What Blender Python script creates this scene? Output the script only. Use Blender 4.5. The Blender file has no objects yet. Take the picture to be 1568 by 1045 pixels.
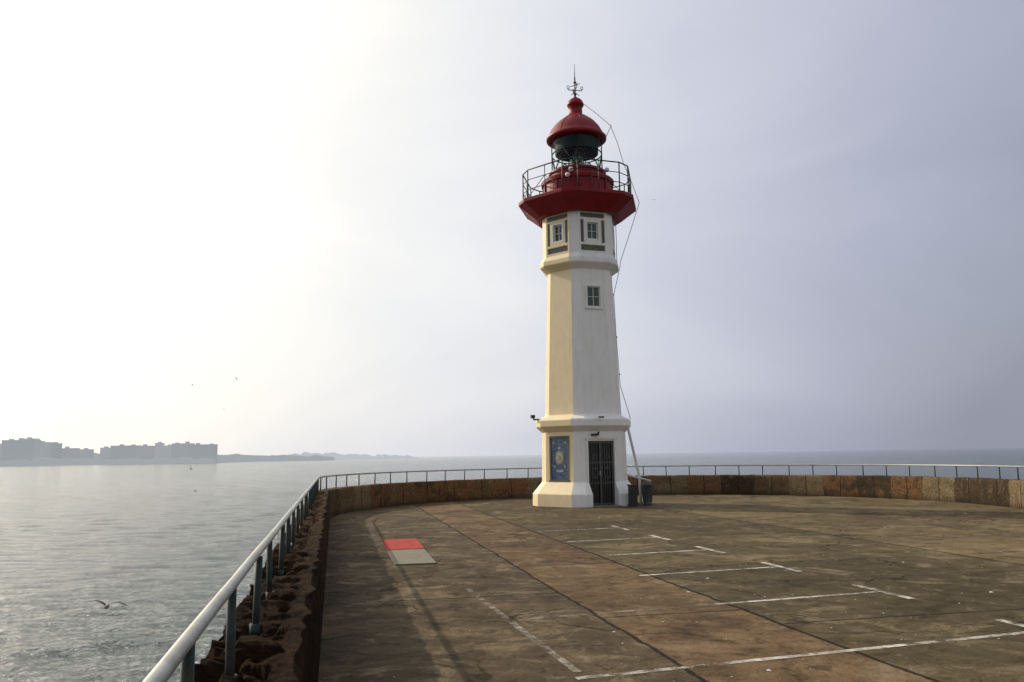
import bpy, bmesh, math, random
from mathutils import Vector, Matrix, noise
random.seed(7)
S=bpy.context.scene
rad=math.radians
SUN_AZ=54.0   # degrees left of +Y
SUN_EL=28.0
SEA=-3.3
sund=Vector((-math.sin(rad(SUN_AZ))*math.cos(rad(SUN_EL)),math.cos(rad(SUN_AZ))*math.cos(rad(SUN_EL)),math.sin(rad(SUN_EL))))

# ---------------------------------------------------------------- materials
class NT:
    def __init__(s,name):
        s.m=bpy.data.materials.new(name); s.m.use_nodes=True
        s.t=s.m.node_tree; s.b=s.t.nodes['Principled BSDF']; s.out=s.t.nodes['Material Output']
    def n(s,ty,**k):
        x=s.t.nodes.new(ty)
        for a,v in k.items(): setattr(x,a,v)
        return x
    def l(s,a,b): s.t.links.new(a,b)
    def coord(s,kind='Object'):
        return s.n('ShaderNodeTexCoord').outputs[kind]
    def noise(s,vec,scale,detail=5,rough=.55,dist=0):
        x=s.n('ShaderNodeTexNoise'); x.inputs['Scale'].default_value=scale; x.inputs['Detail'].default_value=detail
        x.inputs['Roughness'].default_value=rough; x.inputs['Distortion'].default_value=dist
        s.l(vec,x.inputs['Vector']); return x.outputs['Fac']
    def ramp(s,fac,stops,interp='LINEAR'):
        x=s.n('ShaderNodeValToRGB'); x.color_ramp.interpolation=interp
        e=x.color_ramp.elements
        while len(e)<len(stops): e.new(.5)
        for i,(p,c) in enumerate(stops):
            e[i].position=p; e[i].color=(c[0],c[1],c[2],1) if not isinstance(c,(int,float)) else (c,c,c,1)
        s.l(fac,x.inputs[0]); return x.outputs[0]
    def mix(s,fac,a,b,mode='MIX'):
        x=s.n('ShaderNodeMix',data_type='RGBA',blend_type=mode)
        for val,idx in ((fac,0),(a,6),(b,7)):
            if hasattr(val,'links') or hasattr(val,'is_linked'): s.l(val,x.inputs[idx])
            elif isinstance(val,(int,float)): x.inputs[idx].default_value=val
            else: x.inputs[idx].default_value=(val[0],val[1],val[2],1)
        return x.outputs[2]
    def math(s,op,a,b=None,c=None):
        x=s.n('ShaderNodeMath',operation=op)
        for i,v in enumerate((a,b,c)):
            if v is None: continue
            if isinstance(v,(int,float)): x.inputs[i].default_value=v
            else: s.l(v,x.inputs[i])
        return x.outputs[0]
    def bump(s,h,strength=.3,dist=.02,prev=None):
        x=s.n('ShaderNodeBump'); x.inputs['Strength'].default_value=strength; x.inputs['Distance'].default_value=dist
        s.l(h,x.inputs['Height'])
        if prev is not None: s.l(prev,x.inputs['Normal'])
        return x.outputs[0]

def weathered(name,col,var=.18,rough=.6,metal=0,scale=3,dirt=None,dirtamt=.4,bump=.15,streak=False,spec=.5):
    k=NT(name); co=k.coord()
    n1=k.noise(co,scale,8,.6); n2=k.noise(co,scale*9,4,.6)
    lo=tuple(c*(1-var) for c in col); hi=tuple(min(1,c*(1+var)) for c in col)
    c=k.ramp(n1,[(.3,lo),(.7,hi)])
    if dirt:
        vec=co
        if streak:
            mp=k.n('ShaderNodeMapping'); mp.inputs['Scale'].default_value=(5,5,.5); k.l(co,mp.inputs[0]); vec=mp.outputs[0]
        d=k.ramp(k.noise(vec,1.6,8,.65),[(.5,0),(.74,dirtamt)])
        c=k.mix(d,c,dirt)
    k.l(c,k.b.inputs['Base Color'])
    k.b.inputs['Roughness'].default_value=rough; k.b.inputs['Metallic'].default_value=metal; k.b.inputs['Specular IOR Level'].default_value=spec
    k.l(k.bump(n2,bump,.01),k.b.inputs['Normal'])
    return k.m

M={}
M['white']=weathered('white_paint',(.79,.78,.745),.04,.6,dirt=(.54,.50,.42),dirtamt=.4,streak=True,spec=.3)
M['sun_tint']=weathered('white_paint_sun_tint',(.76,.63,.395),.05,.6,dirt=(.56,.45,.27),dirtamt=.4,streak=True,spec=.3)  # warm grazing sunlight on the left tower faces, put into the paint colour
M['red']=weathered('red_paint',(.215,.007,.013),.2,.5,dirt=(.10,.008,.010),dirtamt=.6,spec=.28)
M['panel']=weathered('green_tile',(.085,.085,.05),.4,.5,scale=8)
M['dark']=weathered('dark_metal',(.014,.015,.015),.3,.55)
M['grille']=weathered('door_grille_metal',(.085,.09,.08),.3,.45,dirt=(.12,.06,.03))
M['teal']=weathered('lantern_green',(.005,.018,.018),.3,.7,spec=.1)
M['rail']=weathered('galvanised_rail',(.30,.31,.29),.2,.45,.4,scale=12,dirt=(.2,.12,.07),dirtamt=.7)
M['post']=weathered('green_post_paint',(.016,.028,.024),.4,.6,dirt=(.09,.04,.018),dirtamt=.8,scale=14,spec=.3)
M['galrail']=weathered('black_rail_paint',(.02,.018,.018),.3,.5)
M['lamp']=weathered('lamp_white',(.65,.65,.65),.05,.3)
M['wood']=weathered('window_frame_paint',(.60,.62,.52),.1,.5)
M['bin']=weathered('bin_grey',(.04,.045,.045),.25,.5)
M['pipe']=weathered('white_pipe',(.6,.6,.58),.1,.4)
k=NT('window_glass'); k.b.inputs['Base Color'].default_value=(.015,.035,.045,1); k.b.inputs['Roughness'].default_value=.08; M['pane']=k.m
k=NT('lantern_glass')
tr=k.n('ShaderNodeBsdfTransparent'); tr.inputs[0].default_value=(.92,.96,.95,1); gl=k.n('ShaderNodeBsdfGlossy'); gl.inputs['Roughness'].default_value=.03
mx=k.n('ShaderNodeMixShader'); mx.inputs[0].default_value=.015; k.l(tr.outputs[0],mx.inputs[1]); k.l(gl.outputs[0],mx.inputs[2]); k.l(mx.outputs[0],k.out.inputs[0]); M['glass']=k.m
k=NT('lens_glass'); k.b.inputs['Base Color'].default_value=(.25,.45,.40,1); k.b.inputs['Transmission Weight'].default_value=.7; k.b.inputs['Roughness'].default_value=.1; M['lens']=k.m

# azulejo tile
k=NT('azulejo_tiles'); co=k.coord('UV')
v=k.n('ShaderNodeTexVoronoi'); v.inputs['Scale'].default_value=9; k.l(co,v.inputs['Vector'])
n=k.noise(co,14,4,.6,1.5)
c=k.ramp(n,[(.40,(.02,.06,.16)),(.50,(.05,.13,.27)),(.56,(.30,.33,.32)),(.62,(.04,.10,.22))])
c=k.mix(k.ramp(v.outputs['Distance'],[(.2,.0),(.45,.55)]),c,(.03,.07,.15))
br=k.n('ShaderNodeTexBrick',offset=0.0); br.inputs['Scale'].default_value=1; br.inputs['Brick Width'].default_value=.14; br.inputs['Row Height'].default_value=.14; br.inputs['Mortar Size'].default_value=.006
br.inputs['Color1'].default_value=(1,1,1,1); br.inputs['Color2'].default_value=(.85,.85,.85,1); br.inputs['Mortar'].default_value=(.4,.4,.4,1); k.l(co,br.inputs['Vector'])
c=k.mix(1.0,c,br.outputs[0],'MULTIPLY'); k.l(c,k.b.inputs['Base Color']); k.b.inputs['Roughness'].default_value=.35; M['azulejo']=k.m
M['emblem']=weathered('emblem_glaze',(.30,.25,.13),.5,.3,scale=14)
M['emblem_w']=weathered('emblem_white',(.34,.36,.34),.4,.3,scale=14)

# ground
k=NT('quay_concrete'); co=k.coord()
sep=k.n('ShaderNodeSeparateXYZ'); k.l(co,sep.inputs[0]); X,Y=sep.outputs[0],sep.outputs[1]
wob=k.math('MULTIPLY',k.math('SUBTRACT',k.noise(co,1.3,3),.5),.10)
wob2=k.math('MULTIPLY',k.math('SUBTRACT',k.noise(co,9,3),.5),.05)
wob=k.math('ADD',wob,wob2)
s_=k.math('ADD',k.math('ADD',k.math('MULTIPLY',X,.978),k.math('MULTIPLY',Y,.208)),wob)
r_=k.math('ADD',k.math('SUBTRACT',k.math('MULTIPLY',Y,.978),k.math('MULTIPLY',X,.208)),wob)
nb=k.noise(co,.28,6,.6,.6); nm=k.noise(co,1.6,8,.70,.4); nf=k.noise(co,26,6,.7)
A=k.ramp(nm,[(.3,(.048,.036,.021)),(.5,(.100,.074,.043)),(.7,(.19,.14,.084))])
B=k.ramp(nm,[(.3,(.105,.066,.035)),(.55,(.172,.110,.058)),(.75,(.23,.158,.09))])
C=k.ramp(nm,[(.3,(.078,.062,.032)),(.55,(.122,.096,.050)),(.75,(.178,.138,.074))])
D=k.ramp(nm,[(.3,(.130,.098,.050)),(.55,(.195,.148,.076)),(.75,(.25,.188,.10))])
def step(x,e,w=.01):
    mr=k.n('ShaderNodeMapRange'); mr.inputs['From Min'].default_value=e-w; mr.inputs['From Max'].default_value=e+w; k.l(x,mr.inputs[0]); return mr.outputs[0]
c=k.mix(step(s_,2.74),A,B); c=k.mix(step(s_,4.35),c,C); c=k.mix(step(s_,9.88),c,D)
def slabtone(off,lo,hi,c):
    fl=k.math('FLOOR',k.math('ADD',k.math('DIVIDE',k.math('ADD',r_,off),4.2),.5))
    wn=k.n('ShaderNodeTexWhiteNoise',noise_dimensions='1D'); k.l(k.math('ADD',fl,lo*3.7+.3),wn.inputs['W'])
    msk=k.math('MULTIPLY',k.math('GREATER_THAN',s_,lo),k.math('LESS_THAN',s_,hi))
    return k.mix(msk,c,k.mix(1.0,c,k.ramp(wn.outputs[0],[(0,(.74,.74,.76)),(.5,(.95,.94,.92)),(1,(1,1,1))]),'MULTIPLY'))
for a in ((-10.26+2.1,-1,2.74),(-8.6+2.1,2.74,4.35),(-12+2.1,4.35,40)): c=slabtone(*a,c)
c=k.mix(k.ramp(nb,[(.42,.0),(.60,.55)]),c,(.052,.040,.024))
ns=k.noise(co,.9,7,.7,1.2)
c=k.mix(k.ramp(ns,[(.53,.0),(.64,.6)]),c,(.26,.20,.125))
c=k.mix(k.ramp(ns,[(.32,.75),(.44,.0)]),c,(.026,.020,.013))
n4=k.noise(co,4.2,7,.72,.8)
c=k.mix(k.ramp(n4,[(.36,.65),(.47,.0)]),c,(.028,.021,.013))
c=k.mix(k.ramp(n4,[(.56,.0),(.69,.55)]),c,(.25,.195,.125))
c=k.mix(k.ramp(nf,[(.3,.65),(.5,.0)]),c,(.035,.026,.016))
c=k.mix(k.ramp(nf,[(.62,.0),(.74,.5)]),c,(.30,.25,.17))
def line(x,e,w):
    return k.math('LESS_THAN',k.math('ABSOLUTE',k.math('SUBTRACT',x,e)),w)
J=None
for e,w in ((2.74,.022),(4.35,.026),(9.88,.03),(14.5,.02)):
    q=line(s_,e,w); J=q if J is None else k.math('MAXIMUM',J,q)
def cross(off,lo,hi):
    f=k.math('FRACT',k.math('DIVIDE',k.math('ADD',r_,off),4.2))
    q=k.math('LESS_THAN',k.math('ABSOLUTE',k.math('SUBTRACT',f,.5)),.0042)
    return k.math('MULTIPLY',q,k.math('MULTIPLY',k.math('GREATER_THAN',s_,lo),k.math('LESS_THAN',s_,hi)))
for a in ((-10.26+2.1,-1,2.74),(-8.6+2.1,2.74,4.35),(-12+2.1,4.35,40)):
    J=k.math('MAXIMUM',J,cross(*a))
vo=k.n('ShaderNodeTexVoronoi',feature='DISTANCE_TO_EDGE'); vo.inputs['Scale'].default_value=.32
dv=k.n('ShaderNodeVectorMath',operation='ADD'); nn=k.n('ShaderNodeTexNoise'); nn.inputs['Scale'].default_value=1.5; nn.inputs['Detail'].default_value=6; k.l(co,nn.inputs['Vector'])
sc=k.n('ShaderNodeVectorMath',operation='SCALE'); sc.inputs['Scale'].default_value=1.1; k.l(nn.outputs['Color'],sc.inputs[0]); k.l(co,dv.inputs[0]); k.l(sc.outputs[0],dv.inputs[1]); k.l(dv.outputs[0],vo.inputs['Vector'])
ck=k.math('MULTIPLY',k.math('LESS_THAN',vo.outputs['Distance'],.006),k.ramp(k.noise(co,.35,2),[(.44,0),(.52,.85)]))
J=k.math('MAXIMUM',J,ck)
c=k.mix(k.math('MULTIPLY',J,.85),c,(.010,.009,.006))
k.l(c,k.b.inputs['Base Color']); k.b.inputs['Roughness'].default_value=.9; k.b.inputs['Specular IOR Level'].default_value=.08
b1=k.bump(nm,.5,.06); b2=k.bump(nf,.7,.016,b1); b3=k.bump(k.math('SUBTRACT',1,J),.8,.02,b2); k.l(b3,k.b.inputs['Normal']); M['ground']=k.m

def wallmat(name,stops,rubble):
    k=NT(name); co=k.coord(); uv=k.coord('UV')
    sp=k.n('ShaderNodeSeparateXYZ'); k.l(uv,sp.inputs[0])
    u=k.math('ADD',sp.outputs[0],k.math('MULTIPLY',k.math('SUBTRACT',k.noise(co,3,4),.5),.12))
    fl=k.math('FLOOR',k.math('DIVIDE',u,1.35)); fr=k.math('FRACT',k.math('DIVIDE',u,1.35))
    wn=k.n('ShaderNodeTexWhiteNoise',noise_dimensions='1D'); k.l(fl,wn.inputs['W'])
    mix_=k.math('ADD',k.math('MULTIPLY',wn.outputs[0],.45 if not rubble else .1),k.math('MULTIPLY',k.noise(co,1.5 if not rubble else 4.5,8,.7,.8),.62 if not rubble else .95))
    c=k.ramp(mix_,stops)
    nf=k.noise(co,18,8,.72)
    c=k.mix(k.ramp(nf,[(.34,.8),(.54,0)]),c,(.014,.010,.007))
    c=k.mix(k.ramp(k.noise(co,6,6,.7),[(.56,0),(.70,.6)]),c,(.22,.165,.10) if not rubble else (.17,.105,.055))
    if not rubble:
        jj=k.math('LESS_THAN',k.math('ABSOLUTE',k.math('SUBTRACT',fr,.5)),.013)
        c=k.mix(k.math('MULTIPLY',jj,.8),c,(.012,.009,.006))
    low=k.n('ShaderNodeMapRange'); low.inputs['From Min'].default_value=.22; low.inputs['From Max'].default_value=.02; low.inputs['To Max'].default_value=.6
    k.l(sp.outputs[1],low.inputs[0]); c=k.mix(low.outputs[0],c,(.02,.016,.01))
    k.l(c,k.b.inputs['Base Color']); k.b.inputs['Roughness'].default_value=.95; k.b.inputs['Specular IOR Level'].default_value=.08
    b=k.bump(k.noise(co,9,8,.75),1,.06 if rubble else .03); b=k.bump(nf,1,.025,b); k.l(b,k.b.inputs['Normal']); return k.m
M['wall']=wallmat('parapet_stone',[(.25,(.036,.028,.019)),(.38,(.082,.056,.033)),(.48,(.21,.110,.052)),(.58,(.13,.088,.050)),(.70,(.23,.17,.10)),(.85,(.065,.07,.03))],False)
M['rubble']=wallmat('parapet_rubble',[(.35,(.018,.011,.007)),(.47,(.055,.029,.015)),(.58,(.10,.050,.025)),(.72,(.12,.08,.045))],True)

def worn(name,col,lo,hi):
    k=NT(name); co=k.coord(); n=k.noise(co,7,8,.75,.5); n2=k.noise(co,1.1,4,.6)
    a=k.ramp(k.math('ADD',k.math('MULTIPLY',n,.65),k.math('MULTIPLY',n2,.45)),[(lo,0),(hi,1)])
    k.b.inputs['Base Color'].default_value=(*col,1); k.b.inputs['Roughness'].default_value=.75
    k.l(a,k.b.inputs['Alpha']); return k.m
M['mark']=worn('worn_white_paint',(.55,.52,.45),.45,.62)
M['markold']=worn('very_worn_paint_and_lit_joint',(.34,.31,.25),.51,.71)
M['redcover']=weathered('red_cover_paint',(.36,.050,.042),.25,.85,scale=5,dirt=(.16,.07,.05),dirtamt=.8,spec=.1)
M['greycover']=weathered('grey_cover_concrete',(.16,.145,.10),.2,.85,scale=5,dirt=(.07,.06,.04),dirtamt=.6)
M['shell']=weathered('shell_white',(.42,.40,.35),.3,.7)

# water
k=NT('sea_water'); co=k.coord()
mp=k.n('ShaderNodeMapping'); mp.inputs['Rotation'].default_value=(0,0,rad(14)); mp.inputs['Scale'].default_value=(.55,1.25,1); k.l(co,mp.inputs[0])
w1=k.noise(mp.outputs[0],.35,3,.5,.3); w2=k.noise(mp.outputs[0],2.6,4,.6,.8); w3=k.noise(mp.outputs[0],9,3,.6,.4)
k.b.inputs['Base Color'].default_value=(.055,.085,.092,1); k.b.inputs['Roughness'].default_value=.12; k.b.inputs['IOR'].default_value=1.42
b=k.bump(w1,1,.45); b=k.bump(w2,1,.36,b); b=k.bump(w3,1,.12,b); k.l(b,k.b.inputs['Normal']); M['sea']=k.m

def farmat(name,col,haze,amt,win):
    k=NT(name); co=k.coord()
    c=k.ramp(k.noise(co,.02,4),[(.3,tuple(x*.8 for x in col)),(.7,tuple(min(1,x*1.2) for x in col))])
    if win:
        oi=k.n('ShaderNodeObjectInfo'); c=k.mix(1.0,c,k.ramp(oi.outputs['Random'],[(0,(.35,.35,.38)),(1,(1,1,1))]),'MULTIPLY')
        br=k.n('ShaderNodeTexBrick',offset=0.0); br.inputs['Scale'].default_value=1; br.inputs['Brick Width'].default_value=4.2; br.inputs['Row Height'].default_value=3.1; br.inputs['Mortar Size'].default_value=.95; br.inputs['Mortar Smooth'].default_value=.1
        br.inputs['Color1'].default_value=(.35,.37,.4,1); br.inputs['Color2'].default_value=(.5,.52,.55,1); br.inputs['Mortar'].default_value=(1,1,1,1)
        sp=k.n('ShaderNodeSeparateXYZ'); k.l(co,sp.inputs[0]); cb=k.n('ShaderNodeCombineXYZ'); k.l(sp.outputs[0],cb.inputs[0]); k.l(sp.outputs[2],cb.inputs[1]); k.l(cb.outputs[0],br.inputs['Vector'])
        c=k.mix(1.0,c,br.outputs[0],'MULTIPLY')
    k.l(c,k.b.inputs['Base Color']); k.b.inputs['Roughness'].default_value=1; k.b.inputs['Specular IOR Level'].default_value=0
    em=k.n('ShaderNodeEmission'); em.inputs[0].default_value=(*haze,1)  # aerial haze painted in: emission mixed over the surface colour
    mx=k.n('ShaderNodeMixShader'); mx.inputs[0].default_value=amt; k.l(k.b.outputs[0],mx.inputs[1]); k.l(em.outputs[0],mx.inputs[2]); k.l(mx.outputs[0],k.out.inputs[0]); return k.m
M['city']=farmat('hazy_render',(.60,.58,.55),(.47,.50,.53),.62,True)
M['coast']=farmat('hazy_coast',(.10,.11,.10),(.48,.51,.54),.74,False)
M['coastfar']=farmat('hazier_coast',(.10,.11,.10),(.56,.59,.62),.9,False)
M['gullw']=weathered('gull_white',(.22,.22,.21),.1,.8); M['gullg']=weathered('gull_grey',(.04,.045,.05),.2,.8); M['gullb']=weathered('gull_dark',(.015,.015,.015),.1,.8)
M['beak']=weathered('gull_beak',(.5,.3,.04),.1,.6)

# ---------------------------------------------------------------- helpers
def mkobj(name,bm,mats,parent=None,smooth=False,loc=(0,0,0)):
    me=bpy.data.meshes.new(name); bmesh.ops.recalc_face_normals(bm,faces=bm.faces); bm.to_mesh(me); bm.free()
    for m in (mats if isinstance(mats,list) else [mats]): me.materials.append(m)
    if smooth:
        for p in me.polygons: p.use_smooth=True
    o=bpy.data.objects.new(name,me); o.location=loc; S.collection.objects.link(o)
    if parent: o.parent=parent
    return o
def empty(name,loc=(0,0,0),rz=0):
    e=bpy.data.objects.new(name,None); e.empty_display_size=.3; e.location=loc; e.rotation_euler=(0,0,rz); S.collection.objects.link(e); return e
def bevel(o,w,seg=2):
    m=o.modifiers.new('bevel','BEVEL'); m.width=w; m.segments=seg; m.limit_method='ANGLE'; m.angle_limit=rad(30)
def box(bm,x0,x1,y0,y1,z0,z1,mi=0,mat=None):
    vs=[bm.verts.new((x,y,z)) for z in (z0,z1) for x,y in ((x0,y0),(x1,y0),(x1,y1),(x0,y1))]
    if mat:
        for v in vs: v.co=mat@v.co
    for f in ((0,3,2,1),(4,5,6,7),(0,1,5,4),(1,2,6,5),(2,3,7,6),(3,0,4,7)):
        fc=bm.faces.new([vs[i] for i in f]); fc.material_index=mi
def tube(bm,p0,p1,r,seg=8,mi=0,r2=None,smooth=True):
    p0=Vector(p0);p1=Vector(p1);d=p1-p0
    if d.length<1e-6: return
    q=d.to_track_quat('Z','Y').to_matrix(); r2=r if r2 is None else r2
    rings=[]
    for p,rr in ((p0,r),(p1,r2)):
        rings.append([bm.verts.new(p+q@Vector((rr*math.cos(2*math.pi*i/seg),rr*math.sin(2*math.pi*i/seg),0))) for i in range(seg)])
    for i in range(seg):
        f=bm.faces.new((rings[0][i],rings[0][(i+1)%seg],rings[1][(i+1)%seg],rings[1][i])); f.material_index=mi; f.smooth=smooth
    for rg in rings:
        f=bm.faces.new(rg); f.material_index=mi
def path_tube(bm,pts,r,seg=8,mi=0,closed=False):
    pts=[Vector(p) for p in pts]; n=len(pts); rings=[]
    for i,p in enumerate(pts):
        if closed: d=pts[(i+1)%n]-pts[i-1]
        else: d=pts[min(i+1,n-1)]-pts[max(i-1,0)]
        d.normalize(); up=Vector((0,0,1)) if abs(d.z)<.9 else Vector((0,1,0))
        a=d.cross(up).normalized(); b=a.cross(d)
        rings.append([bm.verts.new(p+a*r*math.cos(2*math.pi*j/seg)+b*r*math.sin(2*math.pi*j/seg)) for j in range(seg)])
    for i in range(n if closed else n-1):
        A_,B_=rings[i],rings[(i+1)%n]
        for j in range(seg):
            f=bm.faces.new((A_[j],A_[(j+1)%seg],B_[(j+1)%seg],B_[j])); f.smooth=True; f.material_index=mi
    if not closed: bm.faces.new(rings[0]); bm.faces.new(rings[-1])
def lathe(bm,prof,seg=40,mi=0,cap=True,smooth=True):
    rings=[]
    for z,r in prof:
        rings.append([bm.verts.new((r*math.cos(2*math.pi*i/seg),r*math.sin(2*math.pi*i/seg),z)) for i in range(seg)])
    for A_,B_ in zip(rings,rings[1:]):
        for i in range(seg):
            f=bm.faces.new((A_[i],A_[(i+1)%seg],B_[(i+1)%seg],B_[i])); f.material_index=mi; f.smooth=smooth
    if cap:
        for rg in (rings[0],rings[-1]):
            f=bm.faces.new(rg); f.material_index=mi
def dirp(phi): return Vector((math.sin(rad(phi)),-math.cos(rad(phi)),0))
def ang12():
    a=[]
    for kk in range(6):
        c=-7+60*kk; a+= [c-7.5,c+7.5]
    return a
def loft12(bm,prof,mi=0,sun_tint=None,cap=True):
    a=ang12(); rings=[[bm.verts.new(dirp(p)*r+Vector((0,0,z))) for p in a] for z,r in prof]
    for A_,B_ in zip(rings,rings[1:]):
        for i in range(12):
            f=bm.faces.new((A_[i],A_[(i+1)%12],B_[(i+1)%12],B_[i])); f.material_index=mi
            if sun_tint is not None and i in (9,11,8,10): f.material_index=sun_tint
    if cap:
        for rg in (rings[0],rings[-1]): bm.faces.new(rg).material_index=mi
def facemat(phi):
    n=dirp(phi); t=Vector((math.cos(rad(phi)),math.sin(rad(phi)),0))
    return Matrix(((t.x,-n.x,0,0),(t.y,-n.y,0,0),(0,0,1,0),(0,0,0,1)))
def fbox(bm,phi,a0,a1,d0,d1,z0,z1,mi=0):
    box(bm,a0,a1,-d1,-d0,z0,z1,mi,facemat(phi))
def cut(o,c):
    m=o.modifiers.new('cut','BOOLEAN'); m.operation='DIFFERENCE'; m.object=c; m.solver='EXACT'
    bpy.context.view_layer.objects.active=o
    with bpy.context.temp_override(object=o,active_object=o,selected_objects=[o]):
        bpy.ops.object.modifier_apply(modifier='cut')

# ---------------------------------------------------------------- lighthouse
TW=Vector((2.46,28.95,0))
LH=empty('lighthouse',TW,rad(-4.8))
bm=bmesh.new()
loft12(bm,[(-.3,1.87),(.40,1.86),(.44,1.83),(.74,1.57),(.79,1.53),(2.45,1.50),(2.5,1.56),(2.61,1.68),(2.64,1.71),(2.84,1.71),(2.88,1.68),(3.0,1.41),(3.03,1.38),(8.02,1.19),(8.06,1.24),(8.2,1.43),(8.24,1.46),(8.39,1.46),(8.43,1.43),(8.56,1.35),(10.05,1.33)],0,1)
tower=mkobj('tower_walls',bm,[M['white'],M['sun_tint']])
cm=bmesh.new()
DPH=23; ap_low=1.5*.924
fbox(cm,DPH,-.47,.47,1.22,2.2,.0+.004,2.13)
fbox(cm,-37,-.36,.36,ap_low-.03,2.2,.86,2.26)
fbox(cm,DPH,-.24,.24,1.05,1.6,6.70,7.40)
apu=1.335*.924
phis=[23+60*i for i in range(6)]
for ph in phis:
    for a0,a1,z0,z1 in ((-.45,.45,8.64,8.84),(-.45,.45,9.82,9.98),(-.45,-.33,8.93,9.74),(.33,.45,8.93,9.74)):
        fbox(cm,ph,a0,a1,apu-.05,1.8,z0,z1)
    fbox(cm,ph,-.2,.2,apu-.16,1.8,9.06,9.64)
cutter=mkobj('cutter',cm,M['white'])
bpy.context.view_layer.update()
cut(tower,cutter)
bpy.data.objects.remove(cutter)
tower.parent=LH
bevel(tower,.012,2)
bm=bmesh.new()
for ph in phis:
    for a0,a1,z0,z1 in ((-.45,.45,8.64,8.84),(-.45,.45,9.82,9.98),(-.45,-.33,8.93,9.74),(.33,.45,8.93,9.74)):
        fbox(bm,ph,a0+.012,a1-.012,apu-.08,apu-.032,z0+.012,z1-.012)
mkobj('green_panels',bm,M['panel'],LH)
bm=bmesh.new()
def window(ph,hw,z0,z1,d,nx,nz,fr=.035,out=None):
    fbox(bm,ph,-hw+.01,hw-.01,d-.02,d,z0+.01,z1-.01,1)
    for a in (-hw+fr/2+.002,hw-fr/2-.002): fbox(bm,ph,a-fr/2,a+fr/2,d-.005,d+.04,z0+.003,z1-.003)
    for z in (z0+fr/2+.002,z1-fr/2-.002): fbox(bm,ph,-hw+fr,hw-fr,d-.004,d+.038,z-fr/2,z+fr/2)
    for i in range(1,nx): 
        a=-hw+2*hw*i/nx; fbox(bm,ph,a-.012,a+.012,d-.003,d+.03,z0+fr,z1-fr)
    for i in range(1,nz):
        z=z0+(z1-z0)*i/nz; fbox(bm,ph,-hw+fr,hw-fr,d-.002,d+.026,z-.010,z+.010)
for ph in phis: window(ph,.2,9.06,9.64,apu-.12,2,2)
window(DPH,.24,6.70,7.40,1.08,2,2,.03)
mkobj('windows',bm,[M['wood'],M['pane']],LH)
bm=bmesh.new()
ash=1.244*.924
for a0,a1,z0,z1 in ((-.30,-.243,6.66,7.44),(.243,.30,6.66,7.44),(-.242,.242,7.403,7.46),(-.33,.33,6.62,6.695)):
    fbox(bm,DPH,a0,a1,ash-.06,ash+(.05 if z1<6.7 else .022),z0,z1)
for ph in phis:
    for a0,a1,z0,z1 in ((-.26,-.203,9.03,9.68),(.203,.26,9.03,9.68),(-.202,.202,9.643,9.68),(-.27,.27,9.0,9.028)):
        fbox(bm,ph,a0,a1,apu-.06,apu+.012,z0,z1)
for a0,a1,z0,z1 in ((-.53,-.473,.8,2.2),(.473,.53,.8,2.2),(-.6,.6,2.203,2.30)):
    fbox(bm,DPH,a0,a1,ap_low-.08,ap_low+.045,z0,z1)
mkobj('window_and_door_trim',bm,M['white'],LH)
bm=bmesh.new()
d=1.28
fbox(bm,DPH,-.46,.46,d-.05,d,.0,2.12,0)
for a in (-.445,-.01,.445): fbox(bm,DPH,a-.022,a+.022,d+.022,d+.07,.02,2.11,1)
for z in (.08,.75,1.42,2.08): fbox(bm,DPH,-.42,.42,d+.024,d+.065,z-.022,z+.022,1)
for i in range(10):
    a=-.40+i*.089
    m_=facemat(DPH); p0=m_@Vector((a,-(d+.075),.1)); p1=m_@Vector((a,-(d+.075),2.07)); tube(bm,p0,p1,.012,6,1)
for a in (-.22,.22):
    pts=[facemat(DPH)@Vector((a+.11*math.cos(t*math.pi/8),-(d+.09),1.08+.16*math.sin(t*math.pi/8))) for t in range(16)]
    path_tube(bm,pts,.014,6,1,True)
    pts=[facemat(DPH)@Vector((a+.06*math.cos(t*math.pi/6),-(d+.09),1.62+.10*math.sin(t*math.pi/6))) for t in range(12)]
    path_tube(bm,pts,.012,6,1,True)
fbox(bm,DPH,-.06,-.02,d+.07,d+.095,1.0,1.14,2)
mkobj('door_with_grille',bm,[M['dark'],M['grille'],M['rail']],LH)
bm=bmesh.new(); fbox(bm,DPH,-.46,.46,1.285,1.98,-.1,.04); o=mkobj('door_step',bm,M['greycover'],LH); bevel(o,.01)
ph=-37; bm=bmesh.new(); m_=facemat(ph); uvl=bm.loops.layers.uv.new('UVMap')
dd=ap_low+.004
vs=[bm.verts.new(m_@Vector((a,-dd+.0,z))) for a,z in ((-.355,.865),(.355,.865),(.355,2.255),(-.355,2.255))]
f=bm.faces.new(vs)
for l,(a,z) in zip(f.loops,((0,0),(.71,0),(.71,1.39),(0,1.39))): l[uvl].uv=(a,z)
mkobj('azulejo_panel',bm,M['azulejo'],LH)
bm=bmesh.new()
for a0,a1,z0,z1 in ((-.42,-.357,.82,2.32),(.357,.42,.82,2.32),(-.356,.356,2.257,2.32),(-.45,.45,.79,.862)):
    fbox(bm,ph,a0,a1,ap_low-.08,ap_low+.03,z0,z1)
mkobj('azulejo_frame',bm,M['greycover'],LH)
bm=bmesh.new()
def disc(cx,cz,rx,rz,off,mi,n=20):
    vs=[bm.verts.new(m_@Vector((cx+rx*math.cos(2*math.pi*i/n),-(dd+off),cz+rz*math.sin(2*math.pi*i/n)))) for i in range(n)]; bm.faces.new(vs).material_index=mi
disc(0,1.6,.19,.23,.004,0); disc(0,1.6,.14,.17,.007,1); disc(0,1.58,.06,.10,.010,0); disc(0,1.92,.07,.05,.004,0)
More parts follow.
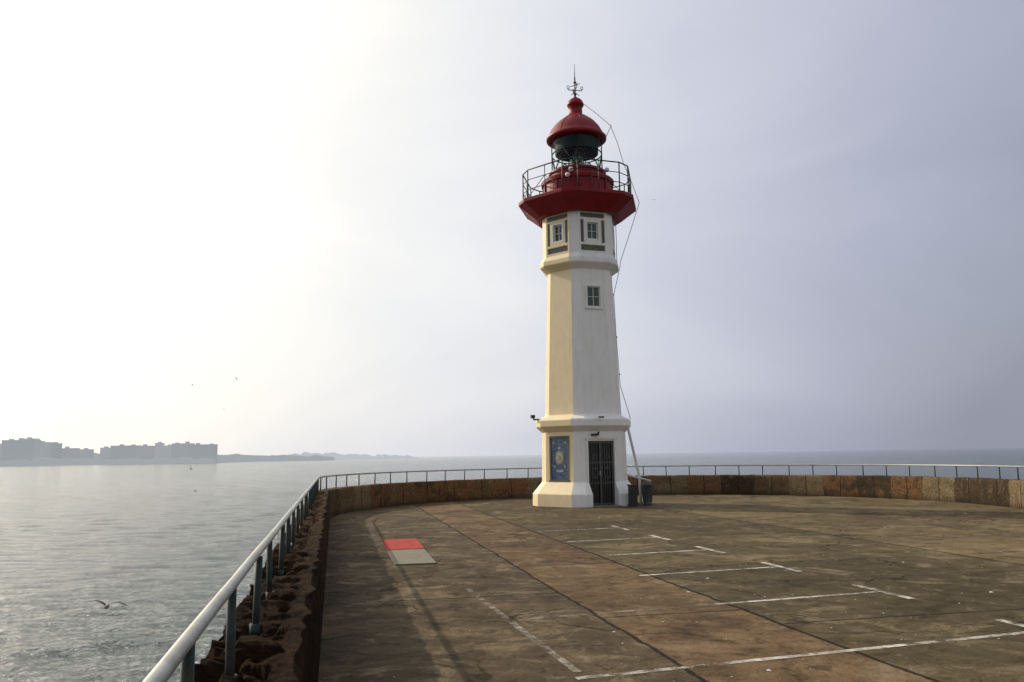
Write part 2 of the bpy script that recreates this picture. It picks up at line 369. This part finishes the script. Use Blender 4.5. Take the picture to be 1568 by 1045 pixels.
disc(0,1.15,.17,.035,.004,1); disc(-.22,1.3,.04,.05,.004,0); disc(.22,1.3,.04,.05,.004,0); disc(-.25,2.1,.045,.045,.004,1); disc(.25,2.1,.045,.045,.004,1)
mkobj('azulejo_emblem',bm,[M['emblem'],M['emblem_w']],LH)
# gallery
bm=bmesh.new()
loft12(bm,[(10.02,1.30),(10.02,1.56),(10.06,1.62),(10.46,2.14),(10.48,2.19),(10.60,2.20),(10.61,2.16)])
o=mkobj('gallery_deck',bm,M['red'],LH); bevel(o,.012)
bm=bmesh.new()
lathe(bm,[(10.60,1.24),(11.28,1.24),(11.30,1.30),(11.42,1.32),(11.46,1.28),(11.47,.98),(11.70,.98),(11.71,1.04),(11.79,1.04),(11.80,.9)],48,0,True,False)
for i in range(12):
    p=-7+30*i; fbox(bm,p,-.05,.05,1.2,1.275,10.6,11.29)
mkobj('lantern_drum',bm,M['red'],LH)
bm=bmesh.new()
an=ang12(); RR=2.02
crn=[dirp(a)*RR for a in an]
for z,r in ((11.66,.024),(11.3,.016),(10.95,.016)):
    path_tube(bm,[c+Vector((0,0,z)) for c in crn],r,8,0,True)
for i,c in enumerate(crn):
    tube(bm,c+Vector((0,0,10.6)),c+Vector((0,0,11.66)),.022,8)
    nx=crn[(i+1)%12]
    if i%2==1:
        mid=(c+nx)/2; tube(bm,mid+Vector((0,0,10.6)),mid+Vector((0,0,11.66)),.016,6)
        tube(bm,c+Vector((0,0,10.65)),mid+Vector((0,0,11.3)),.012,6)
        tube(bm,nx+Vector((0,0,10.65)),mid+Vector((0,0,11.3)),.012,6)
mkobj('gallery_railing',bm,M['galrail'],LH)
bm=bmesh.new(); lathe(bm,[(11.8,.9),(13.06,.9)],24,0,False); mkobj('lantern_glazing',bm,M['glass'],LH)
bm=bmesh.new()
Z=lambda z:Vector((0,0,z))
for i in range(12):
    a0=dirp(30*i)*.905; a1=dirp(30*i+30)*.905
    if i%2==0: tube(bm,a0+Z(11.8),a1+Z(12.5),.022,6); 
    else: tube(bm,a0+Z(12.5),a1+Z(11.8),.022,6)
    if i%3==0: tube(bm,a0+Z(11.8),a0+Z(13.06),.02,6)
path_tube(bm,[dirp(15*i)*.905+Z(12.5) for i in range(24)],.022,6,0,True)
mkobj('glazing_bars',bm,M['teal'],LH)
bm=bmesh.new(); lathe(bm,[(12.52,.78),(13.07,.80)],32,0,False); lathe(bm,[(12.52,.76),(13.07,.78)],32,0,False); lathe(bm,[(13.06,1.02),(13.07,.5)],32,0,True)
mkobj('lantern_hood',bm,M['teal'],LH)
bm=bmesh.new(); pr=[]
for i in range(9):
    z=11.95+i*.075; r=.12+.10*math.sin(math.pi*(i+.5)/9); pr+=[(z,r-.03),(z+.035,r+.02),(z+.07,r-.03)]
lathe(bm,pr,24); mkobj('fresnel_lens',bm,M['lens'],LH)
bm=bmesh.new(); lathe(bm,[(11.79,.3),(11.9,.22),(11.94,.2)],20)
for i in range(6): tube(bm,dirp(60*i+10)*.36+Vector((0,0,11.8)),dirp(60*i+10)*.3+Vector((0,0,12.65)),.016,6)
mkobj('lens_stand',bm,M['dark'],LH)
bm=bmesh.new()
lathe(bm,[(13.02,1.03),(13.04,1.09),(13.13,1.10),(13.17,1.05),(13.24,1.0),(13.36,.94),(13.5,.86),(13.65,.74),(13.78,.60),(13.9,.44),(13.98,.34),(14.02,.29),(14.06,.25),(14.36,.24),(14.38,.30),(14.44,.31),(14.5,.29),(14.58,.25),(14.65,.17),(14.70,.08),(14.76,.04)],40)
for i in range(8):
    pp=[]
    for z,r in [(13.17,1.05),(13.24,1.0),(13.36,.945),(13.5,.865),(13.65,.745),(13.78,.605),(13.9,.445),(13.98,.345)]:
        pp.append(dirp(45*i+12)*r+Vector((0,0,z)))
    path_tube(bm,pp,.009,6)
mkobj('dome_roof',bm,M['red'],LH)
bm=bmesh.new()
V=Vector
tube(bm,(0,0,14.7),(0,0,15.5),.026,8); tube(bm,(0,0,15.5),(0,0,16.02),.015,6,0,.007)
for z in (14.84,15.3): 
    bmesh.ops.create_uvsphere(bm,u_segments=12,v_segments=8,radius=.055,matrix=Matrix.Translation((0,0,z)))
for a in (-75,15,105,195):
    e=dirp(a)*.26; tube(bm,V((0,0,15.0)),e+V((0,0,15.0)),.015,6); 
    path_tube(bm,[e+V((0,0,15.1))+dirp(a)*.045*math.cos(t*math.pi/5)+V((0,0,.06*math.sin(t*math.pi/5))) for t in range(10)],.014,5,0,True)
    tube(bm,e+V((0,0,15.0)),e+V((0,0,15.05)),.012,5)
    tube(bm,V((0,0,14.92)),dirp(a)*.16+V((0,0,14.8)),.012,5)
tube(bm,dirp(60)*-.2+V((0,0,15.2)),dirp(60)*.2+V((0,0,15.2)),.014,6)
mkobj('weather_vane',bm,M['dark'],LH)
bm=bmesh.new()
for ph_,z in ((-9,11.52),(-14,11.33),(50,11.6)):
    c=dirp(ph_)*1.36+V((0,0,z)); bmesh.ops.create_uvsphere(bm,u_segments=14,v_segments=10,radius=.085,matrix=Matrix.Translation(c)); tube(bm,c,dirp(ph_)*1.2+V((0,0,z-.08)),.02,6,0)
mkobj('gallery_lamps',bm,M['lamp'],LH)
bm=bmesh.new()
m2=facemat(-72)
box(bm,-.08,.08,-1.90,-1.77,2.95,3.06,0,m2); box(bm,-.02,.02,-1.82,-1.55,2.88,2.93,0,m2); tube(bm,m2@V((0,-1.8,2.9)),m2@V((0,-1.83,3.0)),.02)
m3=facemat(20); box(bm,-.09,.09,-1.72,-1.66,2.88,2.93,0,m3); tube(bm,m3@V((-.05,-1.45,2.34)),m3@V((-.05,-1.55,2.42)),.03)
box(bm,-.12,.12,-1.56,-1.43,2.31,2.37,0,facemat(14))
mkobj('floodlights',bm,M['dark'],LH)
bm=bmesh.new()
def lp(r,z,ph=80): return dirp(ph)*r+V((0,0,z))
pts=[lp(.28,14.45,70),lp(.8,13.95,72),lp(1.27,13.48),lp(1.5,12.8),lp(1.68,12.05),lp(1.95,11.3),lp(2.20,10.5),lp(1.85,9.5),lp(1.48,8.38,75),lp(1.46,8.2,75),lp(1.25,7.2,68),lp(1.31,5.7,66),lp(1.40,4.0,66),lp(1.66,3.05,68),lp(1.70,2.85,68)]
path_tube(bm,pts,.011,6); tube(bm,lp(1.1,13.1),lp(1.3,13.5),.012,6)
for z in (7.2,5.7,4.4): bmesh.ops.create_uvsphere(bm,u_segments=8,v_segments=6,radius=.03,matrix=Matrix.Translation(lp(1.25+(7.2-z)*.045,z,67)))
tube(bm,lp(1.36,8.0,75),lp(1.36,10.0,75),.012,6)
mkobj('lightning_conductor',bm,M['rail'],LH)
bm=bmesh.new()
path_tube(bm,[dirp(66)*1.62+V((0,0,2.62)),dirp(66)*1.66+V((0,0,2.4)),dirp(66)*1.98+V((0,0,.9)),dirp(66)*2.0+V((0,0,.0))],.045,10)
path_tube(bm,[dirp(60)*1.62+V((0,0,1.0)),dirp(64)*1.95+V((0,0,.9)),dirp(72)*2.3+V((0,0,.78))],.03,8)
mkobj('drain_pipe',bm,M['pipe'],LH)

bm=bmesh.new(); box(bm,-.12,.12,-.10,.10,.06,.66); box(bm,-.145,.145,-.125,.125,.662,.70); box(bm,-.14,.14,-.12,.12,0,.058)
box(bm,-.09,.09,-.108,-.102,.14,.6); tube(bm,(.07,-.12,.36),(.07,-.12,.43),.012)
o=mkobj('utility_cabinet',bm,M['dark'],None,False,(3.86,27.35,0)); bevel(o,.01); o.rotation_euler.z=.3
bm=bmesh.new(); lathe(bm,[(0,.14),(.04,.15),(.06,.13),(.62,.17),(.64,.185),(.68,.185),(.70,.16),(.77,.10),(.79,.03)],24)
for i in range(12):
    a=2*math.pi*i/12; tube(bm,(.142*math.cos(a),.142*math.sin(a),.1),(.172*math.cos(a),.172*math.sin(a),.58),.008,5)
o=mkobj('litter_bin',bm,M['bin'],None,False,(4.42,27.9,0))

# ---------------------------------------------------------------- quay, parapet, railing
C0=V((4.5,25.0,0)); R0=9.8
def inner_left(y): return -.1-.215*y
path=[]
y=-30.0; yc=23.6
while y<yc:
    path.append(V((inner_left(y),y,0))); y+=(.3 if y<0 else (.03 if y<9 else .07))
nl=len(path)
a0=math.atan2(yc-25,inner_left(yc)-4.5)
if a0<0: a0+=2*math.pi
r_start=(V((inner_left(yc),yc,0))-C0).length
a1=rad(-12); n=300
for i in range(n+1):
    t=i/n; a=a0+(a1-a0)*t; r=r_start+(R0-r_start)*min(1,t*6)
    path.append(C0+V((r*math.cos(a),r*math.sin(a),0)))
e=path[-1]
for i in range(1,120): path.append(e+V((.21,-.978,0))*i*.45)
def normals(P):
    N=[]
    for i in range(len(P)):
        d=(P[min(i+1,len(P)-1)]-P[max(i-1,0)]).normalized(); N.append(V((-d.y,d.x,0)))
    return N
NR=normals(path)
L=[0]
for i in range(1,len(path)): L.append(L[-1]+(path[i]-path[i-1]).length)
def wall(name,i0,i1,mat,rough,width):
    bm=bmesh.new(); uvl=bm.loops.layers.uv.new('UVMap')
    H=.78
    prof=[(0,0),(.0,.12),(.005,.3),(.01,.5),(.02,.62),(.03,H-.06),(.055,H)]
    nt=20 if rough else 5
    for j in range(1,nt): prof.append((.055+(width-.12)*j/nt,H))
    prof+=[(width-.05,H),(width-.01,H-.05),(width+.02,H-.12),(width+.03,.5),(width+.05,.3),(width+.07,.1),(width+.09,-.8),(width+.12,-2),(width+.12,-5)]
    rows=[]
    for i in range(i0,i1):
        p=path[i];nn=NR[i];row=[]
        for j,(o_,z) in enumerate(prof):
            q=p+nn*o_+V((0,0,z))
            if rough:
                if z>.1:
                    w_=V((noise.noise(q*4),noise.noise(q*4+V((5,5,5))),noise.noise(q*4+V((9,1,3)))))*.12
                    qq=q+w_
                    dd_,pp_=noise.voronoi(V((qq.x*6.5,qq.y*5.2,qq.z*6.5)),distance_metric='DISTANCE')
                    st=min(1,(dd_[1]-dd_[0])*3.2)
                    lev=noise.cell(pp_[0]*7.3)-.5
                    g=noise.noise(q*2.6)*.9+noise.noise(q*13)*.35+noise.noise(q*31)*.3
                    edge=.12+.88*min(1,max(0,(o_-.10)/.10))
                    hz=((st-.8)*.035+lev*.045)*edge+g*.032*edge
                    nx=noise.noise(q*3.3+V((9,3,1)))
                    if z>=H-.12: q=q+V((0,0,hz))
                    q=q+nn*(nx*(.015 if j<6 else .07)+ (0 if o_<.3 else (st-.6)*.04+lev*.03))
                    if o_>width-.2: q.z-=.04+.16*max(0,nx+.15)
            elif z>.2:
                g=noise.noise(q*3.1)*.6+noise.noise(q*8)*.45
                q=q+V((0,0,g*.022*(1.0 if z>=H-.07 else .2)))+nn*noise.noise(q*2.3+V((9,3,1)))*.012
            row.append(bm.verts.new(q))
        rows.append(row)
    for a,(A_,B_) in enumerate(zip(rows,rows[1:])):
        for j in range(len(prof)-1):
            f=bm.faces.new((A_[j],B_[j],B_[j+1],A_[j+1])); f.smooth=not rough
            vv=[prof[j][1]+ (prof[j][0] if prof[j][1]>=H else 0)]*2+[prof[j+1][1]+(prof[j+1][0] if prof[j+1][1]>=H else 0)]*2
            us=[L[i0+a],L[i0+a+1],L[i0+a+1],L[i0+a]]
            for l,u_,v_ in zip(f.loops,us,vv): l[uvl].uv=(u_,v_)
    bm.faces.new(rows[0]); bm.faces.new(rows[-1])
    return mkobj(name,bm,mat)
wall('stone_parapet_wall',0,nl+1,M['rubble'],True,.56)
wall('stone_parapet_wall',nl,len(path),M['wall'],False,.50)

bm=bmesh.new()
outer=[V(((p+nn*.12).x,(p+nn*.12).y,0)) for p,nn in zip(path[::5],NR[::5])]
vs=[bm.verts.new(p) for p in outer]
top=bm.faces.new(vs)
bot=[bm.verts.new((p.x,p.y,-6)) for p in outer]
for i in range(len(vs)):
    j=(i+1)%len(vs); bm.faces.new((vs[i],bot[i],bot[j],vs[j]))
bmesh.ops.triangulate(bm,faces=[top])
mkobj('quay_ground',bm,M['ground'])

def railing():
    e=empty('quay_railing')
    bmr=bmesh.new(); bmp=bmesh.new()
    ZT=1.16
    pts=[]
    yy=-29
    while yy<yc-.2:
        pts.append(V((inner_left(yy),yy,ZT+noise.noise(V((yy*.7,0,0)))*.006))+V((-.978,-.21,0))*.33); yy+=.6
    for i in range(nl+2,len(path),4): pts.append(path[i]+NR[i]*.33+V((0,0,ZT)))
    path_tube(bmr,pts,.024,12)
    yy=4.94-1.13*20
    plist=[]
    while yy<yc-.3:
        x=inner_left(yy); plist.append(V((x,yy,0))+V((-.978,-.21,0))*.33); yy+=1.13
    target=L[nl]+.5
    for i in range(nl,len(path)):
        if L[i]>=target: plist.append(path[i]+NR[i]*.33); target+=.95
    for p in plist:
        tl=random.uniform(-.012,.012)
        q0=V((p.x,p.y,.60)); q1=V((p.x+tl,p.y+tl,ZT-.015))
        tube(bmp,q0,q1,.0205,10)
        tube(bmp,V((p.x,p.y,.70)),V((p.x,p.y,.775)),.030,10)
    mkobj('top_rail',bmr,M['rail'],e); mkobj('posts',bmp,M['post'],e)
railing()

def quad(bm,pts,z,mi=0):
    bm.faces.new([bm.verts.new((x,y,z)) for x,y in pts]).material_index=mi
def slab(name,pts,z0,z1,mat):
    bm=bmesh.new(); a=[bm.verts.new((x,y,z0)) for x,y in pts]; b=[bm.verts.new((x,y,z1)) for x,y in pts]
    bm.faces.new(a); bm.faces.new(b)
    for i in range(4): bm.faces.new((a[i],a[(i+1)%4],b[(i+1)%4],b[i]))
    o=mkobj(name,bm,mat); bevel(o,.008); return o
slab('red_hatch_cover',((-2.70,17.3),(-2.33,15.43),(-1.66,15.6),(-2.04,17.5)),-.02,.03,M['redcover'])
slab('concrete_hatch_cover',((-2.32,15.38),(-1.90,13.4),(-1.25,13.53),(-1.66,15.55)),-.02,.025,M['greycover'])

bm=bmesh.new()
def strip(bm,p0,p1,w,z=.004,mi=0):
    p0=V((p0[0],p0[1],0));p1=V((p1[0],p1[1],0)); d=(p1-p0).normalized(); nn=V((-d.y,d.x,0))*w/2; n_=max(2,int((p1-p0).length/.1))
    prev=None
    for i in range(n_+1):
        p=p0.lerp(p1,i/n_); a=p+nn*(1+.25*noise.noise(p*7)); b_=p-nn*(1+.25*noise.noise(p*7+V((4,0,0))))
        a=bm.verts.new((a.x,a.y,z)); b_=bm.verts.new((b_.x,b_.y,z))
        if prev: bm.faces.new((prev[0],a,b_,prev[1])).material_index=mi
        prev=(a,b_)
row=V((-.212,.977,0)); bay=V((-.953,-.303,0))
for i in range(-1,5):
    T=V((4.43,10.34,0))+V((-.5,2.30,0))*i
    strip(bm,T-row*.55,T+row*.55,.10)
    ln=4.7 if i<1 else (2.3 if i==1 else 2.0)
    strip(bm,T+bay*.06,T+bay*min(ln,2.3),.075,.004,0)
    if ln>2.3: strip(bm,T+bay*2.3,T+bay*ln,.075,.004,1 if i==0 else 0)
strip(bm,(.48,6.8),(-.62,11.0),.07,.004,1)
strip(bm,(-1.63,10.2),(.30,10.62),.05,.004,1)  # lit slab joint: its brightness drawn as a pale strip
strip(bm,(-3.0,19.5),(-.6,20.0),.07,.004,1)
mkobj('bay_markings_and_lit_joint',bm,[M['mark'],M['markold']])

bm=bmesh.new()
for i in range(260):
    yy=5.5+19*random.random()**1.1; xx=random.uniform(inner_left(yy)+.3,min(12,yy*.66))
    if random.random()<.5 and xx<yy*.1: continue
    if (V((xx,yy,0))-V((TW.x,TW.y,0))).length<2.2: continue
    r=random.uniform(.005,.016) if random.random()<.93 else random.uniform(.02,.035)
    nn=random.randint(4,6); a=random.random()*6
    c=bm.verts.new((xx,yy,.002+r*.45)); ring=[bm.verts.new((xx+r*random.uniform(.6,1.2)*math.cos(a+6.283*j/nn),yy+r*random.uniform(.6,1.2)*math.sin(a+6.283*j/nn),.003)) for j in range(nn)]
    for j in range(nn): bm.faces.new((c,ring[j],ring[(j+1)%nn]))
mkobj('shell_debris',bm,M['shell'])

# ---------------------------------------------------------------- sea: far sheet + real wavelets beside the quay
SEAP=empty('sea_water')
bm=bmesh.new(); quad(bm,((-30000,-3000),(30000,-3000),(30000,45000),(-30000,45000)),SEA); mkobj('open_sea',bm,M['sea'],SEAP)
comps=[]
rw=random.Random(3)
for lam,amp,cnt in ((4.5,.014,3),(2.3,.012,5),(1.25,.0095,8),(.7,.0062,9),(.42,.0040,9)):
    for _ in range(cnt):
        th=rad(100)+rw.gauss(0,.5); l_=lam*rw.uniform(.8,1.25); kx=2*math.pi/l_
        comps.append((kx*math.cos(th),kx*math.sin(th),amp,rw.uniform(0,6.28),l_))
import numpy as np
rr=[5.5]
while rr[-1]<420: rr.append(rr[-1]*1.0052+.004)
rr=np.array(rr); th=np.linspace(rad(-88),rad(-9),620)
R_,T_=np.meshgrid(rr,th,indexing='ij')
PX=R_*np.sin(T_); PY=R_*np.cos(T_)
wx=PX+.5*np.sin(PY*.31+PX*.17)+.3*np.sin(PX*.53-PY*.2); wy=PY+.5*np.sin(PX*.27+1)+.25*np.sin(PY*.61+PX*.33)
H_=np.zeros_like(PX)
dr=np.gradient(rr)[:,None]*np.ones_like(PX); da=R_*(th[1]-th[0]); cell=np.maximum(dr,da)
gust=.78+.32*np.sin(PX*.05+PY*.083)*np.sin(PY*.037-PX*.061+1.3)
for kx,ky,amp,phs,l_ in comps:
    att=np.clip((l_/cell-2.2)/2.5,0,1)
    s=np.sin(kx*wx+ky*wy+phs)
    H_+=amp*att*(s+.35*(s*s-.5))
H_*=gust
fr=np.clip((rr-5.5)/.8,0,1)*np.clip((420-rr)/150,0,1); ft=np.clip((th-th[0])/.05,0,1)*np.clip((th[-1]-th)/.015,0,1)
F_=fr[:,None]*ft[None,:]
Zz=SEA+.006+F_*(.18+np.maximum(H_,-.16))
nr_,nt_=PX.shape
me=bpy.data.meshes.new('near_waves')
co=np.stack([PX,PY,Zz],-1).reshape(-1,3)
idx=np.arange(nr_*nt_).reshape(nr_,nt_)
fc=np.stack([idx[:-1,:-1],idx[:-1,1:],idx[1:,1:],idx[1:,:-1]],-1).reshape(-1,4)[:,::-1]
me.from_pydata(co.tolist(),[],fc.tolist()); me.materials.append(M['sea'])
me.polygons.foreach_set('use_smooth',[True]*len(me.polygons)); me.update()
o=bpy.data.objects.new('near_waves',me); S.collection.objects.link(o); o.parent=SEAP
if me.polygons[1000].normal.z<0: me.flip_normals()

# ---------------------------------------------------------------- far coast + city
def px(x,Y): return (x-786.7)*Y/1279.0
blds=[(-60,-5,34,1300),(0,50,39,1300),(53,72,35,1330),(73,84,33,1340),(88,112,25,1380),(112,134,23,1400),(152,178,25,1390),(168,208,28,1330),(210,232,27,1345),(236,243,31,1320),(243,262,27,1340),(262,290,30,1325),(291,326,28,1300),(30,48,41,1310)]
for x0,x1,h,Yd in blds:
    h=h*Yd/1279-1
    bm=bmesh.new(); X0=px(x0,Yd);X1=px(x1,Yd); w=X1-X0
    box(bm,0,w,0,18,0,h)
    nfl=int(h/3.1)
    nb=max(1,int(w/14))
    for b in range(nb):
        bx=w*(b+.2)/nb
        for fl in range(1,nfl): box(bm,bx,bx+w/nb*.5,-1.4,-.02,fl*3.1,fl*3.1+1.1)
        rx=w*(b+random.uniform(.2,.6))/nb; box(bm,rx,rx+4.5,4,10,h+.02,h+random.uniform(1.5,3.4))
    box(bm,-.4,w+.4,-.5,18.5,h-.9,h+.5)
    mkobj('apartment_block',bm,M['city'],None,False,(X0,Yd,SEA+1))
bm=bmesh.new()
def ridge(pts,depth,mi=0):
    prev=None
    fine=[]
    for a,b in zip(pts,pts[1:]):
        n_=max(1,int((b[0]-a[0])/4))
        for i in range(n_):
            t=i/n_; x=a[0]+(b[0]-a[0])*t; yv=a[1]+(b[1]-a[1])*t; h=a[2]+(b[2]-a[2])*t
            blk=noise.cell(V((x*.07,yv*.01,0)))
            h=max(.8,h+ (noise.noise(V((x*.05,yv*.01,0)))*.25+(blk-.5)*.22)*h); fine.append((x,yv,h))
    for x,yv,h in fine:
        r_=[bm.verts.new((x,yv-1,SEA-.5)),bm.verts.new((x,yv,SEA+h*.6)),bm.verts.new((x,yv+1,SEA+h)),bm.verts.new((x,yv+depth,SEA+h*.7)),bm.verts.new((x,yv+depth,SEA-.5))]
        if prev:
            for j in range(4): bm.faces.new((prev[j],r_[j],r_[j+1],prev[j+1])).material_index=mi
        prev=r_
ridge([(px(-250,1280),1280,8),(px(0,1280),1280,9),(px(90,1290),1290,12),(px(150,1290),1290,9),(px(240,1290),1290,9),(px(330,1290),1290,8),(px(336,1290),1290,6)],60)
ridge([(px(84,1500),1500,26),(px(135,1500),1500,23),(px(155,1500),1500,16),(px(325,1550),1550,21),(px(345,1650),1650,15),(px(400,1750),1750,16),(px(440,1800),1800,13),(px(500,1850),1850,12),(px(505,1850),1850,3)],80)
ridge([(px(440,2600),2600,22),(px(480,2600),2600,25),(px(520,2700),2700,18),(px(580,2800),2800,15),(px(625,2900),2900,11),(px(640,2950),2950,3)],100,1)
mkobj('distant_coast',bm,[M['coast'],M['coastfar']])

# ---------------------------------------------------------------- gulls
def gull(loc,heading,flap,scale=1.0,roll=0):
    bm=bmesh.new()
    prof=[(-.30,.006,.02),(-.22,.035,.03),(-.12,.06,.055),(0,.075,.075),(.10,.068,.07),(.17,.045,.05),(.21,.042,.045),(.25,.04,.042),(.29,.02,.024),(.305,.01,.012)]
    rings=[]
    for i,(x,w,h) in enumerate(prof):
        zc=.02 if x>.18 else 0
        rings.append([bm.verts.new((x,w*math.cos(2*math.pi*j/12),zc+h*math.sin(2*math.pi*j/12))) for j in range(12)])
    for A_,B_ in zip(rings,rings[1:]):
        for j in range(12): f=bm.faces.new((A_[j],A_[(j+1)%12],B_[(j+1)%12],B_[j])); f.smooth=True
    bm.faces.new(rings[0]); bm.faces.new(rings[-1])
    tube(bm,(.30,0,.018),(.36,0,.005),.012,6,3,.003)
    tv=[(-.26,-.03,0),(-.26,.03,0),(-.42,.085,-.005),(-.44,0,-.005),(-.42,-.085,-.005)]
    for dz in (0,-.008): bm.faces.new([bm.verts.new((a,b,c+dz)) for a,b,c in tv])
    for sgn in (-1,1):
        st=[(.05,.10,-.10,.03,0),(.20,.13,-.08,.02,0),(.38,.12,-.06,.016,1),(.55,.03,-.11,.010,1),(.68,-.09,-.17,.004,2)]
        rr=[]
        for yv,xf,xb,th,mi in st:
            t=yv/.68; z=.04+ (flap*.32*math.sin(min(1,t*1.8)*math.pi/2) - .16*max(0,t-.5))
            rr.append(([bm.verts.new((xf,sgn*yv,z)),bm.verts.new((xf*.5+xb*.5,sgn*yv,z+th)),bm.verts.new((xb,sgn*yv,z-.004)),bm.verts.new((xf*.5+xb*.5,sgn*yv,z-th*.4))],mi))
        for (A_,_),(B_,mi) in zip(rr,rr[1:]):
            for j in range(4):
                f=bm.faces.new((A_[j],A_[(j+1)%4],B_[(j+1)%4],B_[j])); f.material_index=1 if mi<2 else 2
        bm.faces.new(rr[-1][0]).material_index=2
    o=mkobj('seagull',bm,[M['gullw'],M['gullg'],M['gullb'],M['beak']],None,False,loc)
    o.rotation_euler=(roll,0,heading); o.scale=(scale,)*3
gull((-11.5,24,-2.35),rad(100),.45,.85,.12)
gull((-67,200,21),rad(150),1.1); gull((-101,260,25.1),rad(30),.6); gull((-76.8,220,14.8),rad(120),.9)
gull((-42.5,110,.5),rad(20),1,.7); gull((-38,100,-2.0),rad(200),.8,.6); gull((45,250,80),rad(90),.8)

# ---------------------------------------------------------------- world
W=bpy.data.worlds.new('World'); S.world=W; W.use_nodes=True
nt=W.node_tree; N=nt.nodes; bg=N['Background']; bg.inputs[1].default_value=.1
def wn(t,**k_):
    x=N.new(t)
    for a,v in k_.items(): setattr(x,a,v)
    return x
sky=wn('ShaderNodeTexSky',sky_type='NISHITA'); sky.sun_disc=False; sky.sun_elevation=rad(SUN_EL); sky.sun_rotation=rad(-SUN_AZ); sky.air_density=1.2; sky.dust_density=4; sky.ozone_density=1.5
tc=wn('ShaderNodeTexCoord'); dt=wn('ShaderNodeVectorMath',operation='DOT_PRODUCT'); dt.inputs[1].default_value=sund
nt.links.new(tc.outputs['Generated'],dt.inputs[0])
mr=wn('ShaderNodeMapRange'); mr.inputs['From Min'].default_value=-1; nt.links.new(dt.outputs['Value'],mr.inputs[0])
mp=wn('ShaderNodeMapping'); mp.inputs['Scale'].default_value=(1,1,2.6); mp.inputs['Rotation'].default_value=(.3,.35,.5); nt.links.new(tc.outputs['Generated'],mp.inputs[0])
no=wn('ShaderNodeTexNoise'); no.inputs['Scale'].default_value=1.9; no.inputs['Detail'].default_value=6; no.inputs['Roughness'].default_value=.5; no.inputs['Distortion'].default_value=.5; nt.links.new(mp.outputs[0],no.inputs['Vector'])
sub=wn('ShaderNodeMath',operation='MULTIPLY_ADD'); sub.inputs[1].default_value=.16; sub.inputs[2].default_value=-.078; nt.links.new(no.outputs['Fac'],sub.inputs[0])
ad=wn('ShaderNodeMath',operation='ADD'); nt.links.new(mr.outputs[0],ad.inputs[0]); nt.links.new(sub.outputs[0],ad.inputs[1])
rp=wn('ShaderNodeValToRGB'); el=rp.color_ramp.elements
st=[(0.0,(.72,.73,.74)),(.28,(.56,.57,.60)),(.45,(.33,.35,.40)),(.55,(.31,.33,.41)),(.65,(.45,.47,.58)),(.74,(.62,.64,.74)),(.82,(.82,.83,.87)),(.88,(.97,.96,.93)),(.92,(1.14,1.11,1.02)),(.96,(1.6,1.55,1.4)),(.98,(2.4,2.3,2.0)),(1.0,(4.5,4.2,3.6))]
while len(el)<len(st): el.new(.5)
for i,(p,c) in enumerate(st): el[i].position=p; el[i].color=(c[0]/5,c[1]/5,c[2]/5,1)
nt.links.new(ad.outputs[0],rp.inputs[0])
sc=wn('ShaderNodeVectorMath',operation='SCALE'); sc.inputs['Scale'].default_value=52.5; nt.links.new(rp.outputs[0],sc.inputs[0])
mx=wn('ShaderNodeMix',data_type='RGBA'); mx.inputs[0].default_value=.12
nt.links.new(sc.outputs[0],mx.inputs[6]); nt.links.new(sky.outputs[0],mx.inputs[7]); nt.links.new(mx.outputs[2],bg.inputs[0])
sl=bpy.data.lights.new('sun','SUN'); sl.energy=3.5; sl.angle=rad(.6); sl.color=(1,.88,.70)
so=bpy.data.objects.new('sun',sl); S.collection.objects.link(so); so.rotation_euler=(-sund).to_track_quat('-Z','Y').to_euler(); so.location=(-20,20,30)
cd=bpy.data.cameras.new('camera'); cd.sensor_width=36; cd.lens=36*1266/1568; cd.clip_end=60000; cd.clip_start=.05
cam=bpy.data.objects.new('camera',cd); S.collection.objects.link(cam)
cam.matrix_world=Matrix.Translation((0,0,1.7))@Matrix.Rotation(rad(90+7.87),4,'X')@Matrix.Rotation(rad(-.85),4,'Z')
S.camera=cam
S.view_settings.view_transform='Standard'; S.view_settings.look='None'; S.view_settings.exposure=0
